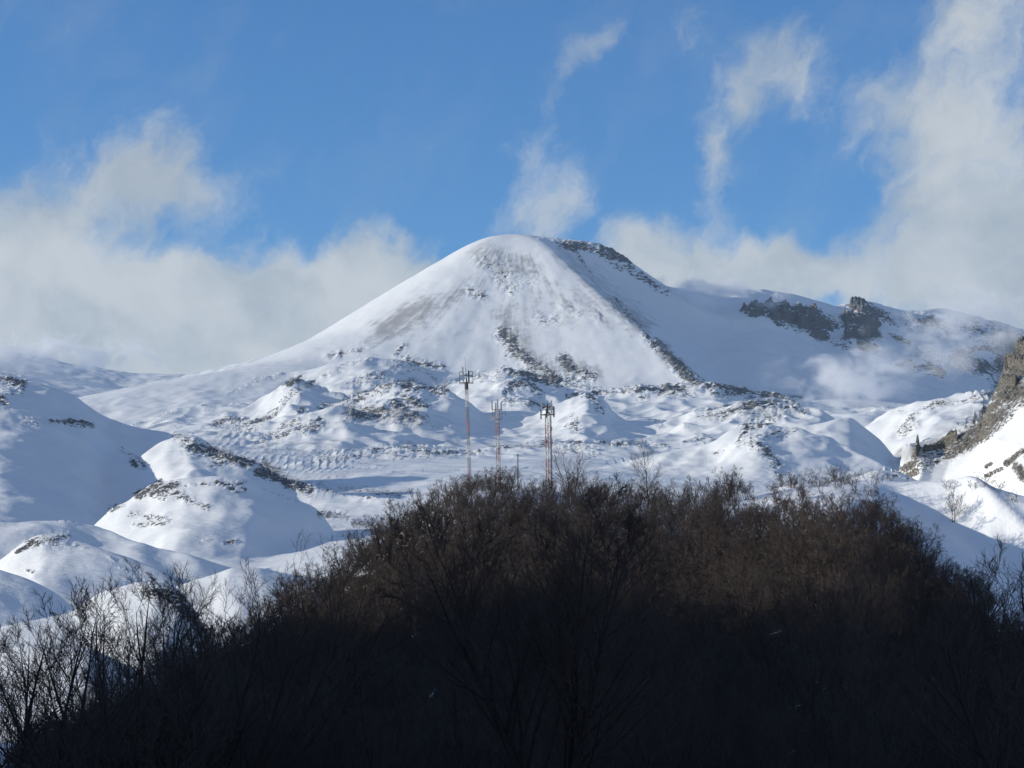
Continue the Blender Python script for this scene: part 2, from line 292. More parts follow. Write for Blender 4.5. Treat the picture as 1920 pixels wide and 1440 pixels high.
# rock and scoria showing through the snow: strokes (x0, y0, x1, y1, radius, weight) in photograph pixels
ROCK = [
 (1055,458,1170,472,9,1.1),(1120,470,1178,490,9,1.1),(1180,500,1250,548,6,.8),(1130,485,1200,520,5,.6),(1150,560,1190,600,10,.55),(1060,575,1085,585,8,.5),(1110,575,1125,600,8,.5),
 (1040,450,1060,456,3,.8),(1000,446,1020,449,2,.5),(905,490,990,520,16,.42),(880,545,905,555,9,.8),(940,510,970,540,12,.45),(930,525,960,545,10,.5),(1010,600,1040,600,12,.4),
 (945,625,965,655,14,.95),(965,655,1000,685,12,.95),(1000,680,1040,705,10,.9),(1055,672,1065,690,10,1.1),(1060,690,1110,705,10,1.0),(1050,705,1090,715,10,.7),
 (1230,645,1270,685,10,1.1),(1265,680,1310,722,12,1.1),(1150,560,1230,650,5,.7),(1065,455,1110,520,4,.6),
 (620,668,680,655,7,.6),(640,690,700,670,6,.45),(740,665,760,650,4,.8),(735,690,760,675,10,.6),(760,680,830,690,7,.8),(730,705,790,690,8,.5),(800,695,815,712,5,.6),
 (540,722,560,712,8,1.0),(545,740,585,722,8,.9),(530,760,560,745,9,.6),(480,712,530,702,5,.5),(430,735,480,715,5,.35),(590,710,640,690,5,.5),
 (400,800,460,785,8,.8),(440,815,520,775,9,.8),(480,835,560,790,8,.7),(520,825,600,800,10,.85),(560,775,640,757,6,.8),(640,757,720,730,8,.8),(600,760,640,755,6,.6),
 (660,720,730,705,10,.6),(700,735,780,715,10,.8),(760,725,830,735,13,1.0),(750,745,800,760,10,.8),(660,775,760,780,16,.85),(740,765,790,790,14,1.0),(660,790,820,800,8,.5),
 (830,720,900,705,9,.55),(900,715,960,698,9,.8),(950,700,1050,715,10,1.1),(955,735,1000,715,14,1.0),(985,705,1010,740,12,.9),(1040,715,1110,728,7,.8),(950,755,1020,765,8,.7),(995,755,1030,770,8,.9),
 (1065,745,1120,738,6,.8),(1105,740,1125,770,9,.8),(1075,790,1080,810,8,.8),(1060,800,1090,805,6,.6),(1110,735,1200,735,5,1.0),(1190,732,1290,730,7,1.0),(1200,745,1290,745,6,.6),(1240,735,1300,740,8,.7),
 (1320,728,1400,735,9,1.1),(1380,738,1500,748,7,1.0),(1340,745,1420,742,6,.7),(1330,775,1420,768,8,.9),(1400,765,1490,765,10,1.1),(1390,780,1460,785,10,.7),(1460,765,1510,775,8,.8),(1540,755,1600,760,6,.5),
 (1300,775,1360,785,8,.5),(1230,795,1240,800,9,.5),(1250,800,1290,805,5,.4),
 (600,862,720,850,8,.75),(690,850,800,845,8,.8),(740,862,860,850,8,.6),(800,850,900,850,7,.8),(830,870,900,855,7,.4),(920,840,1040,834,5,1.0),(1030,834,1130,835,5,.9),(1060,845,1120,850,8,.6),(1000,868,1020,872,8,.5),(1130,832,1250,840,4,.7),(1280,835,1330,820,4,.6),
 (1385,830,1400,805,7,1.2),(1400,803,1440,800,6,1.0),(1410,820,1470,815,9,.6),(1410,835,1440,845,10,.8),(1440,850,1460,870,10,.9),(1450,870,1460,895,9,.8),(1340,850,1400,835,7,.4),(1460,810,1500,808,5,.5),
 (0,712,40,720,10,1.1),(0,745,15,760,9,.9),(5,730,40,735,9,.7),(45,785,100,790,7,.5),(95,790,170,798,6,1.0),(50,790,90,800,7,.5),(225,840,270,870,8,.6),(250,865,270,875,7,.9),
 (330,818,370,832,9,1.2),(350,835,430,855,11,1.2),(400,850,470,868,11,1.2),(400,870,420,870,6,.9),(440,860,500,870,8,.8),(495,870,520,885,11,1.2),(490,885,560,908,11,1.2),(540,905,580,920,12,1.2),(600,905,620,920,10,.9),(570,900,690,920,6,.7),(640,915,750,930,8,.9),(680,930,760,925,7,.8),
 (258,930,300,908,6,1.2),(285,925,330,912,9,1.1),(300,935,345,925,7,.7),(335,930,385,950,7,1.1),(350,912,460,905,3,.6),(410,905,460,918,6,.8),(430,915,455,920,6,.8),(205,955,230,945,5,.7),(245,965,320,975,7,.55),(250,985,310,980,5,.55),(600,965,650,970,7,1.0),(640,970,720,995,8,.9),
 (30,1035,60,1020,4,1.1),(55,1020,125,1005,9,1.0),(95,1020,140,1022,7,.6),(205,1045,215,1050,3,.7),(155,1030,165,1031,2,.8),(420,1015,445,1016,3,1.0),(50,1070,65,1075,3,.8),(380,1012,395,1012,2,.6),(225,1065,240,1070,3,.7),
 (240,1090,320,1100,8,.6),(265,1110,340,1120,12,1.0),(300,1115,370,1160,12,1.0),(330,1140,400,1190,12,1.0),(270,1100,300,1110,9,.6),
 (1672,895,1720,865,6,.8),(1880,640,1920,650,26,1.5),(1885,680,1920,690,26,1.5),(1880,720,1900,720,22,1.5),(1880,745,1915,735,14,1.2),(1830,790,1880,750,9,.9),(1800,820,1890,775,12,.95),(1780,850,1870,795,12,.9),(1730,870,1830,820,9,.9),(1700,895,1800,845,5,.9),(1830,800,1920,750,9,.7),
 (1718,855,1722,840,8,1.5),(1735,845,1790,825,10,1.5),(1740,855,1770,840,10,1.2),(1750,760,1700,790,5,.7),(1750,757,1860,745,5,.7),(1690,803,1710,790,5,.8),(1690,812,1720,795,6,.6),
 (1890,870,1920,850,5,1.2),(1850,872,1860,868,4,1.0),(1850,890,1880,880,5,.6),(1910,880,1920,895,8,1.0),(1640,760,1690,775,6,.45),(1580,755,1660,765,9,.45),
 # cliffs of the massif
 (1395,582,1440,578,9,1.6),(1405,592,1430,590,7,1.5),(1440,582,1530,590,14,1.7),(1450,595,1540,605,14,1.6),(1500,610,1550,615,14,1.5),(1525,625,1548,632,10,1.5),(1545,600,1570,610,8,1.2),
 (1600,575,1625,580,14,1.7),(1590,600,1640,605,18,1.7),(1590,630,1640,630,16,1.6),(1610,650,1640,655,12,1.3),(1640,585,1670,600,9,1.1),(1560,640,1600,655,9,.7),(1670,630,1705,642,6,1.0),(1660,590,1680,610,6,.8),
 (1725,605,1750,600,8,1.1),(1740,612,1790,615,8,.9),(1680,685,1705,680,6,.9),(1705,680,1720,692,7,1.0),(1735,690,1765,700,9,1.2),(1790,670,1820,660,10,1.2),(1800,680,1850,690,12,1.2),(1830,650,1880,655,6,.9),(1860,600,1890,610,10,.8),(1820,615,1835,620,6,.8),(1860,700,1875,690,10,1.0),
]
DUST = [
 (720,620,800,570,20,.8),(760,610,860,555,18,.55),(700,640,790,605,14,.5),(905,480,990,500,22,.55),(880,540,960,520,18,.3),(1060,475,1120,540,20,.45),(1120,540,1190,600,24,.55),(1040,540,1060,600,22,.4),(1090,560,1140,600,22,.4),(950,590,980,660,24,.6),
 (980,600,1010,560,16,.35),(960,650,1040,705,18,.6),(1060,680,1120,705,16,.6),(1190,600,1215,610,10,.7),(1240,650,1300,720,10,.8),(720,640,900,620,8,.2),(1690,860,1780,820,16,.6),(1780,830,1920,740,26,.55),(1890,640,1920,720,30,.8),(660,780,780,785,20,.5),(1340,775,1480,775,16,.3),(1000,540,1010,580,14,.3)]
def strokes(px, py, S):
    out = np.zeros(px.shape)
    for (x0, y0, x1, y1, r, w) in S:
        lo, hi = min(x0, x1) - 3 * r, max(x0, x1) + 3 * r; l2, h2 = min(y0, y1) - 3 * r, max(y0, y1) + 3 * r
        m = (px > lo) & (px < hi) & (py > l2) & (py < h2)
        if not m.any(): continue
        a = px[m] - x0; b = py[m] - y0; ex, ey = x1 - x0, y1 - y0
        t = np.clip((a * ex + b * ey) / (ex * ex + ey * ey + 1e-9), 0, 1)
        d2 = (a - t * ex) ** 2 + (b - t * ey) ** 2
        wide = 1.35 if w < 1.3 else 1.0
        out[m] = np.maximum(out[m], w * np.exp(-d2 / (2 * (0.62 * r * wide) ** 2)))
    return out

def far_columns():
    c = np.arange(-60, 1981, 2.0)
    l = -60 - np.cumsum(np.geomspace(4, 160, 40)); r = 1980 + np.cumsum(np.geomspace(4, 160, 40))
    return np.concatenate([l[::-1], c, r])

def build_far():
    cols = far_columns(); nc = len(cols)
    # choose the rows of each column where the picture needs them
    ysm = np.geomspace(640, 9800, 1500)
    cc = np.linspace(cols[0], cols[-1], 360)
    PXc, YYc = np.meshgrid(cc, ysm, indexing='ij')
    z, _, _ = terrain(PXc, YYc)
    v = z / YYc
    M = np.maximum.accumulate(v, axis=1)
    dv = np.diff(v, axis=1, prepend=v[:, :1])
    wgt = np.where(v >= M - 0.0004, np.clip(dv, 0, None), np.clip(dv, 0, None) * .15) * F       # photo pixels per step
    wgt = np.maximum.reduce([np.roll(wgt, k, 1) * (.8 if k else 1) for k in (-2, -1, 0, 1, 2, 3)]) + 0.07
    # smooth across columns and rows
    kx = np.hanning(11)[1:-1]; kx /= kx.sum()
    wgt = np.apply_along_axis(lambda a: np.convolve(np.pad(a, 4, 'edge'), kx, 'valid'), 0, wgt)
    ky = np.hanning(27)[1:-1]; ky /= ky.sum()
    wgt = np.apply_along_axis(lambda a: np.convolve(np.pad(a, 12, 'edge'), ky, 'valid'), 1, wgt)
    cum = np.cumsum(wgt, axis=1); cum = (cum - cum[:, :1]) / (cum[:, -1:] - cum[:, :1])
    nr = 930
    tt = np.linspace(0, 1, nr)
    rows = np.array([np.interp(tt, cum[i], ysm) for i in range(len(cc))])        # cc x nr
    Yf = np.empty((nc, nr))
    for j in range(nr): Yf[:, j] = np.interp(cols, cc, rows[:, j])
    Yf = np.concatenate([Yf, np.repeat([[10200, 10800, 11400]], nc, 0)], 1)
    nr += 3
    PX = np.repeat(cols[:, None], nr, 1)
    z, lid, x = terrain(PX, Yf)
    py = HOR - z / Yf * F
    inb = (Yf < 9500)
    rock = strokes(PX + fbm(x / 60, Yf / 60, 2, 40) * 5, py + fbm(x / 60, Yf / 60, 2, 41) * 4, ROCK) * inb
    raw = rock.copy()
    brk = fbm(x / 55, Yf / 90, 3, 47)
    rock = np.where(rock < 1.3, rock * np.clip(.96 + .42 * brk, .3, 1.25), rock)
    dust = strokes(PX + fbm(x / 80, Yf / 80, 3, 44) * 10, py + fbm(x / 80, Yf / 80, 3, 45) * 8, DUST) * inb
    spr = ss(fbm(x / 150, Yf / 150, 3, 61), .75, 1.5) * ((lid != 1)) * inb * ss(Yf, 2500, 4200) * .55     # scattered outcrops on the lava field
    rock = np.maximum(rock, spr * (Yf < 6000))
    rock = np.maximum(rock, .5 * ss(fbm(x / 45, Yf / 60, 3, 63), .85, 1.4) * (Yf < 3600) * (Yf > 900) * ss(fbm(x / 200, Yf / 200, 2, 64), -.1, .5))
    for t_ in ((1700,600,1780,625,20,.55),(1720,660,1860,700,18,.6),(1800,600,1900,660,22,.6)): rock = np.maximum(rock, strokes(PX, py, [t_]) * (Yf > 6000) * (Yf < 9000))
    # relief: drifts on snow, broken blocks where rock shows
    snow_amp = fbm(x / 60, Yf / 110, 3, 21) * .55 + fbm((PX - 960) / F * 4000 / 60, 4000 * np.log(Yf) / 80, 3, 27) * (1.6 + 1.3 * (Yf < 3600)) * Yf / 4000 * (lid != 1) + fbm(x / 130, Yf / 160, 3, 22) * (2.0 + 3.5 * ss(Yf, 3600, 4600) * ss(-Yf, -6200, -5600)) * ss(Yf, 2500, 5000)
    s = np.clip(Yf / 4000, .35, 1.6)                    # block size follows what each distance shows
    dY = np.gradient(Yf, axis=1); s = Yf / 4000; att = ss(26 * s / dY, 1.2, 3.4); gx = (PX - 960) / F * 4000; gy = 4000 * np.log(Yf)
    bl = att * (ridged(gx / 24, gy / 30, 4, 23, .6) * 2.4 * s + np.abs(vnoise(gx / 10, gy / 14, 29)) * 2.4 * s - 1.6 * s)
    rk = np.clip(rock, 0, 1.7)
    fold = ss(Yf, 4100, 4600) * ss(-Yf, -6100, -5700) * (lid != 1)
    fold = fold + .45 * ss(Yf, 3300, 3700) * ss(-Yf, -4500, -4150) * (lid != 1)
    z = z + fold * ss(26 * s / dY, 1.1, 3.0) * (ridged(gx / 95, gy / 78, 2, 67, .5) * 5.5)
    z = z + snow_amp * (1 - np.clip(rk, 0, 1)) * np.clip(Yf / 5000, .3, 1) + bl * np.clip(rk, 0, 1.1) * 1.0
    # cliffs: the big rock faces of the massif and the crag stand proud of the slope
    rk = np.where(raw < 1.3, np.minimum(rk, 1.0), rk); big = ss(raw, 1.22, 1.5)
    z = z + big * (5 + 4 * ridged(gx / 34, gy / 40, 3, 37, .6) * 4000 / Yf.clip(3000) + 10 * ridged(x / 45, (Yf * .2 + z) / 60, 4, 33, .55)) * (Yf / 6000)
    relief = bl
    return cols, PX, Yf, x, z, lid, rock, dust, relief

def mesh_from_grid(name, X3, faces, attrs, mat, normals=None):
    me = bpy.data.meshes.new(name)
    n = len(X3); nf = len(faces)
    me.vertices.add(n); me.vertices.foreach_set('co', X3.astype(np.float32).ravel())
    me.loops.add(nf * 4); me.loops.foreach_set('vertex_index', faces.astype(np.int32).ravel())
    me.polygons.add(nf); me.polygons.foreach_set('loop_start', (np.arange(nf) * 4).astype(np.int32))
    me.polygons.foreach_set('loop_total', np.full(nf, 4, np.int32))
    me.polygons.foreach_set('use_smooth', np.ones(nf, bool))
    me.update(calc_edges=True)
    for k, a in attrs.items():
        at = me.attributes.new(k, 'FLOAT_VECTOR' if a.ndim == 2 else 'FLOAT', 'POINT'); at.data.foreach_set('vector' if a.ndim == 2 else 'value', a.astype(np.float32).ravel())
    me.materials.append(mat)
    if normals is not None: me.normals_split_custom_set_from_vertices(normals)
    o = bpy.data.objects.new(name, me); COL.objects.link(o)
    return o

def grid_faces(nc, nr):
    i = np.arange(nc * nr).reshape(nc, nr)
    return np.stack([i[:-1, :-1], i[1:, :-1], i[1:, 1:], i[:-1, 1:]], -1).reshape(-1, 4)

def grid_normals(V, nc, nr):
    G = V.reshape(nc, nr, 3)
    du = np.gradient(G, axis=0); dw = np.gradient(G, axis=1)
    n = np.cross(du, dw); n /= np.linalg.norm(n, axis=-1, keepdims=True) + 1e-12
    n[n[..., 2] < 0] *= -1
    return n.reshape(-1, 3)

# ---- materials of the ground
def mat_new(name):
    m = bpy.data.materials.new(name); m.use_nodes = True; m.node_tree.nodes.clear()
    return m, NG(m.node_tree)

def out(g, bsdf):
    o = g.n('ShaderNodeOutputMaterial'); g.nt.links.new(bsdf, o.inputs[0]); return o

def snow_rock_material():
    m, g = mat_new('snow_over_rock')
    pos = g.n('ShaderNodeNewGeometry').outputs['Position']
    rock = g.n('ShaderNodeAttribute', attribute_name='rock').outputs['Fac']
    dust = g.n('ShaderNodeAttribute', attribute_name='dust').outputs['Fac']
    rel = g.n('ShaderNodeAttribute', attribute_name='relief').outputs['Fac']
    q = g.n('ShaderNodeAttribute', attribute_name='grain').outputs['Vector']
    qs = g.vm('MULTIPLY', q, (1.0, .8, 2.2))
    n1 = g.noise(qs, 1 / 11, 6, .64); n2 = g.noise(qs, 1 / 3.6, 4, .6)
    nz = g.sep(g.n('ShaderNodeNewGeometry').outputs['Normal'])[2]
    e = g.m('ADD', g.m('MULTIPLY', g.m('MINIMUM', rock, 1.12), .74), g.m('MULTIPLY', g.m('SUBTRACT', n1, .5), 2.6))
    e = g.m('ADD', e, g.m('MULTIPLY', g.m('SUBTRACT', n2, .5), 1.5))
    e = g.m('ADD', e, g.m('MULTIPLY', g.m('SUBTRACT', .86, nz), .9))
    e = g.m('MULTIPLY', e, g.sstep(rock, .05, .32))
    fr = g.sstep(e, .50, .72)
    rc = g.mix(g.noise(q, 1 / 9, 5, .6), (.050, .053, .066, 1), (.17, .168, .178, 1))
    warm = g.n('ShaderNodeAttribute', attribute_name='warm').outputs['Fac']
    rc = g.mix(warm, rc, g.mix(g.sstep(g.noise(qs, 1 / 9, 6, .68), .34, .66), (.06, .072, .062, 1), (.25, .215, .18, 1)))
    sc_ = g.mix(g.noise(q, 1 / 60, 4, .5), (.75, .78, .815, 1), (.82, .83, .835, 1))
    # grit blown thinly over the snow, drawn out down the slope
    dn = g.noise(g.vm('MULTIPLY', pos, (1, 1, .45)), 1 / 26, 6, .66)
    dx_, dy_, dz_ = g.sep(g.vm('SUBTRACT', pos, (12.4, 7000.0, 0.0)))
    an = g.m('ARCTAN2', dx_, g.m('MULTIPLY', dy_, -1.0)); rd = g.vm('LENGTH', g.comb(dx_, dy_, 0.0))
    st = g.noise(g.comb(g.m('MULTIPLY', an, 34.0), g.m('MULTIPLY', rd, .006), 0.0), 1.0, 7, .68)
    dn = g.m('ADD', g.m('MULTIPLY', dn, .45), g.m('MULTIPLY', st, .55))
    df = g.m('MULTIPLY', g.sstep(g.m('ADD', g.m('MULTIPLY', dust, .9), g.m('MULTIPLY', g.m('SUBTRACT', dn, .5), 2.6)), .10, .80), g.sstep(dust, .03, .2))
    c1 = g.mix(g.m('MULTIPLY', df, .78), sc_, (.27, .268, .272, 1))
    c = g.mix(fr, c1, rc)
    b = g.n('ShaderNodeBsdfPrincipled'); g.put(b.inputs['Base Color'], c)
    g.put(b.inputs['Roughness'], g.m('ADD', .55, g.m('MULTIPLY', fr, .3)))
    b.inputs['Specular IOR Level'].default_value = .25
    bh = g.m('ADD', g.m('MULTIPLY', g.noise(q, 1 / 5, 4, .6), g.m('ADD', .10, g.m('MULTIPLY', fr, 2.2))),
             g.m('MULTIPLY', g.noise(g.vm('MULTIPLY', q, (.6, 1.5, 1.5)), 1 / 22, 4, .55), .7))
    bp = g.n('ShaderNodeBump'); bp.inputs['Strength'].default_value = .75; bp.inputs['Distance'].default_value = 2.2
    g.put(bp.inputs['Height'], bh); g.nt.links.new(bp.outputs[0], b.inputs['Normal'])
    out(g, b.outputs[0]); return m
SNOW_ROCK = snow_rock_material()

cols, PX, YF, XF, ZF, LID, ROCKA, DUSTA, REL = build_far()
nc, nr = PX.shape
V = np.stack([XF, YF, ZF], -1).reshape(-1, 3)
FACES = grid_faces(nc, nr)
NRM = grid_normals(V, nc, nr)
WARM = (np.array([1.0 if n in ('crag_slope',) else (.45 if n == 'right_slope' else 0.0) for n in NAMES])[LID])
GRAIN = np.stack([(PX - 960) / F * 4600, 4600 * np.log(YF), ZF / YF * 4600], -1).reshape(-1, 3)
ATT = dict(rock=ROCKA.ravel(), dust=DUSTA.ravel(), relief=REL.ravel(), warm=WARM.ravel(), grain=GRAIN)
fl = LID.ravel()[FACES[:, 0]]
names = sorted(set(NAMES))
pcl = np.array([names.index(n) for n in NAMES])
def piece(name, sel, label=None, cat=None, kind=None):
    f = FACES[sel]
    if len(f) == 0: return None
    used, inv = np.unique(f, return_inverse=True)
    o = mesh_from_grid(name, V[used], inv.reshape(-1, 4), {k: a[used] for k, a in ATT.items()}, SNOW_ROCK, NRM[used])
    return tag(o, label, cat, kind=kind)
fg = pcl[fl]
# merge slivers: small specks of one landform inside another do not matter for the masks
for ni, nm in enumerate(names):
    piece(nm, fg == ni, kind='structure')
# ------------------------------------------------------------------ near hill with the wood, and the shoulder of snow beside it
NEAR = Ridge('near_hill', [(-900,1500,260),(-300,1470,280),(0,1450,300),(150,1410,320),(300,1300,340),(450,1215,360),(560,1150,400),(640,1105,440),(700,1045,470),(760,990,490),(860,932,520),
    (900,922,530),(1000,924,530),(1100,930,530),(1250,936,530),(1400,930,530),(1500,912,530),(1600,903,530),(1660,901,525),(1720,902,515),(1800,904,505),(1860,914,495),(1920,928,490),(2100,960,480),(2600,1000,460)],
    .17, 200, back=.35, r=6, end=.1, sm=4)
def near_h(px, y):
    x = (px - 960) / F * y
    zc = np.interp(px, TX, NEAR.zc); d = np.interp(px, TX, NEAR.Yc) - y
    q = np.sqrt(d * d + 36) - 6
    z = np.where(d > 0, zc - .08 * 200 * (1 - np.exp(-q / 200)) - .09 * q, zc - .35 * q)
    # shoulder on the right falls away more steeply below its rim
    w = ss(px, 1570, 1720)
    z = z - w * 6.0 * ss(d, 2, 75) - ss(px, 1600, 1690) * ss(d, 0, 24) * .52 * np.clip(x - .1506 * y, 0, 26)
    fl = np.interp(y, [0, 30, 60, 100, 150, 220, 300, 420, 640, 720], [-2.0, -3.6, -5.2, -8, -12, -15, -16, -22, -37, -44])
    z = smax(z, fl, 3.0)
    # the rim of drifted snow with its hollow, far right
    ppy = HOR - z / y * F
    z = z + 1.6 * np.exp(-(((px - 1700 - (ppy - 905) * 1.1 - 120) / 26) ** 2)) * ss(px, 1700, 1760) * ss(y, 380, 430) * ss(-y, -520, -500)
    z = z + fbm(x / 40, y / 40, 3, 71) * .8 + fbm(x / 7, y / 9, 3, 72) * .18
    return z, x

def forest_top(px):      # upper outline of the wood in the photograph
    return np.interp(px, [-200,0,100,200,300,420,520,600,660,700,760,860,900,960,1060,1160,1260,1400,1500,1560,1640,1662,1700,1740,1790,1840,1880,1920,2100],
                         [1440,1440,1360,1260,1190,1140,1090,1050,1030,985,925,885,882,890,895,893,890,895,888,884,888,905,960,1035,1075,1095,1150,1170,1170])

def ground_material():
    m, g = mat_new('wood_floor_and_snow')
    pos = g.n('ShaderNodeNewGeometry').outputs['Position']
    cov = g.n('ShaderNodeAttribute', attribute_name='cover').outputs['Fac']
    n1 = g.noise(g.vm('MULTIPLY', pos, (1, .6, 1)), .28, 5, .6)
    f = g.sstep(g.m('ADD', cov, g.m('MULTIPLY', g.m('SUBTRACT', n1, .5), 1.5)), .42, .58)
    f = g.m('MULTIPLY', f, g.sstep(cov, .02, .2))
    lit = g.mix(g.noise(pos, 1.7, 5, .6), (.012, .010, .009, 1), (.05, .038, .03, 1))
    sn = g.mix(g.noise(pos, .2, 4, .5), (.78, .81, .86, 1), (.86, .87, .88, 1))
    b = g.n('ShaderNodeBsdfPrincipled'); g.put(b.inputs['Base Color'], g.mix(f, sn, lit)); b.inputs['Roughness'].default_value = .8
    b.inputs['Specular IOR Level'].default_value = .15
    bp = g.n('ShaderNodeBump'); bp.inputs['Strength'].default_value = .6; bp.inputs['Distance'].default_value = .25
    g.put(bp.inputs['Height'], g.noise(g.vm('MULTIPLY', pos, (1.6, .5, 1)), .55, 5, .55)); g.nt.links.new(bp.outputs[0], b.inputs['Normal'])
    out(g, b.outputs[0]); return m
GROUND = ground_material()

def build_near():
    cols = np.concatenate([-60 - np.cumsum(np.geomspace(8, 200, 24))[::-1], np.arange(-60, 1981, 6.0), 1980 + np.cumsum(np.geomspace(8, 200, 24))])
    rows = np.concatenate([np.geomspace(8, 300, 110), np.linspace(302, 560, 190), np.linspace(564, 720, 24)])
    PXn, Yn = np.meshgrid(cols, rows, indexing='ij')
    z, x = near_h(PXn, Yn)
    Vn = np.stack([x, Yn, z], -1).reshape(-1, 3)
    py = HOR - z / Yn * F
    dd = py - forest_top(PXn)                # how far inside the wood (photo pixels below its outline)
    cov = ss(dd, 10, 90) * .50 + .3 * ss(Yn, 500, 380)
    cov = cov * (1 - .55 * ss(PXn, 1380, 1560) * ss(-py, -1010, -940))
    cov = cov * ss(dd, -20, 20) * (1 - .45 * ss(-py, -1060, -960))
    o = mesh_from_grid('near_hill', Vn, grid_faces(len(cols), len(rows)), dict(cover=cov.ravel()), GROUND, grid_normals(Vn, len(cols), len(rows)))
    tag(o, kind='structure')
    # unseen hill added left of the view to shade the foot of the wood
    xs = np.linspace(-900, -84, 90); ys = np.linspace(-260, 520, 90)
    A, B = np.meshgrid(xs, ys, indexing='ij')
    top = np.interp(B, [-260, 240, 300, 360, 440, 470, 520], [86, 80, 66, 56, 48, 34, 6]) + vnoise(B / 30, A / 300, 83) * 18 + vnoise(B / 12, A / 300, 84) * 5
    edge = -92 - np.maximum(B - 330, 0) * .25
    zz = -22 + (top + 15) * ss(-A, -edge, 260) + fbm(A / 60, B / 60, 4, 81) * 7 * ss(-A, 110, 200)
    global VALLEY_SIDE; VALLEY_SIDE = zz
    Vh = np.stack([A, B, zz], -1).reshape(-1, 3)
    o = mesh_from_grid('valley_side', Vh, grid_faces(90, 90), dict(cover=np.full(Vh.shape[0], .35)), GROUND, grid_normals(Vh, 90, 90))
    tag(o, kind='structure')
build_near()

# ------------------------------------------------------------------ bare trees
def bark_material(name, a, b_, sc=3.0):
    m, g = mat_new(name)
    pos = g.n('ShaderNodeTexCoord').outputs['Object']
    r = g.n('ShaderNodeObjectInfo').outputs['Random']
    c = g.mix(g.m('ADD', g.m('MULTIPLY', g.noise(pos, sc, 4, .6), .55), g.m('MULTIPLY', r, .55)), a, b_)
    b = g.n('ShaderNodeBsdfPrincipled'); g.put(b.inputs['Base Color'], c); b.inputs['Roughness'].default_value = .85
    b.inputs['Specular IOR Level'].default_value = .1
    out(g, b.outputs[0]); return m
BARK = bark_material('lichen_grey_bark', (.024, .021, .020, 1), (.060, .050, .044, 1))
TWIG = bark_material('brown_twigs', (.030, .026, .026, 1), (.100, .080, .070, 1), .8)
FRESH = mat_new('settled_snow'); _b = FRESH[1].n('ShaderNodeBsdfPrincipled'); _b.inputs['Roughness'].default_value = .7
FRESH[1].put(_b.inputs['Base Color'], FRESH[1].mix(FRESH[1].noise(FRESH[1].n('ShaderNodeTexCoord').outputs['Object'], 3.0, 4, .5), (.78, .81, .86, 1), (.87, .88, .89, 1))); out(FRESH[1], _b.outputs[0]); FRESH = FRESH[0]

class TubeSet:
    def __init__(s): s.v = []; s.f = []; s.n = 0
    def tube(s, pts, rad, k=4, spike=True):
        P_ = [Vector(p) for p in pts]; base = s.n; m = len(P_)
        for i, p in enumerate(P_):
            d = (P_[min(i + 1, m - 1)] - P_[max(i - 1, 0)]).normalized()
            a = d.orthogonal().normalized(); b = d.cross(a)
            if i == m - 1 and spike:
                s.v.append(tuple(p)); s.n += 1; break
            for j in range(k):
                t = 6.28318 * j / k
                q = p + (a * math.cos(t) + b * math.sin(t)) * rad[i]
                s.v.append((q.x, q.y, q.z)); s.n += 1
        for i in range(m - 1):
            for j in range(k):
                j2 = (j + 1) % k; o = base + i * k
                if i == m - 2 and spike: s.f.append((o + j, o + j2, base + (m - 1) * k))
                else: s.f.append((o + j, o + j2, o + k + j2, o + k + j))
    def mesh(s, name, mat, smooth=True):
        me = bpy.data.meshes.new(name); me.from_pydata(s.v, [], s.f); me.update()
        if smooth: me.polygons.foreach_set('use_smooth', [True] * len(me.polygons))
        me.materials.append(mat); return me

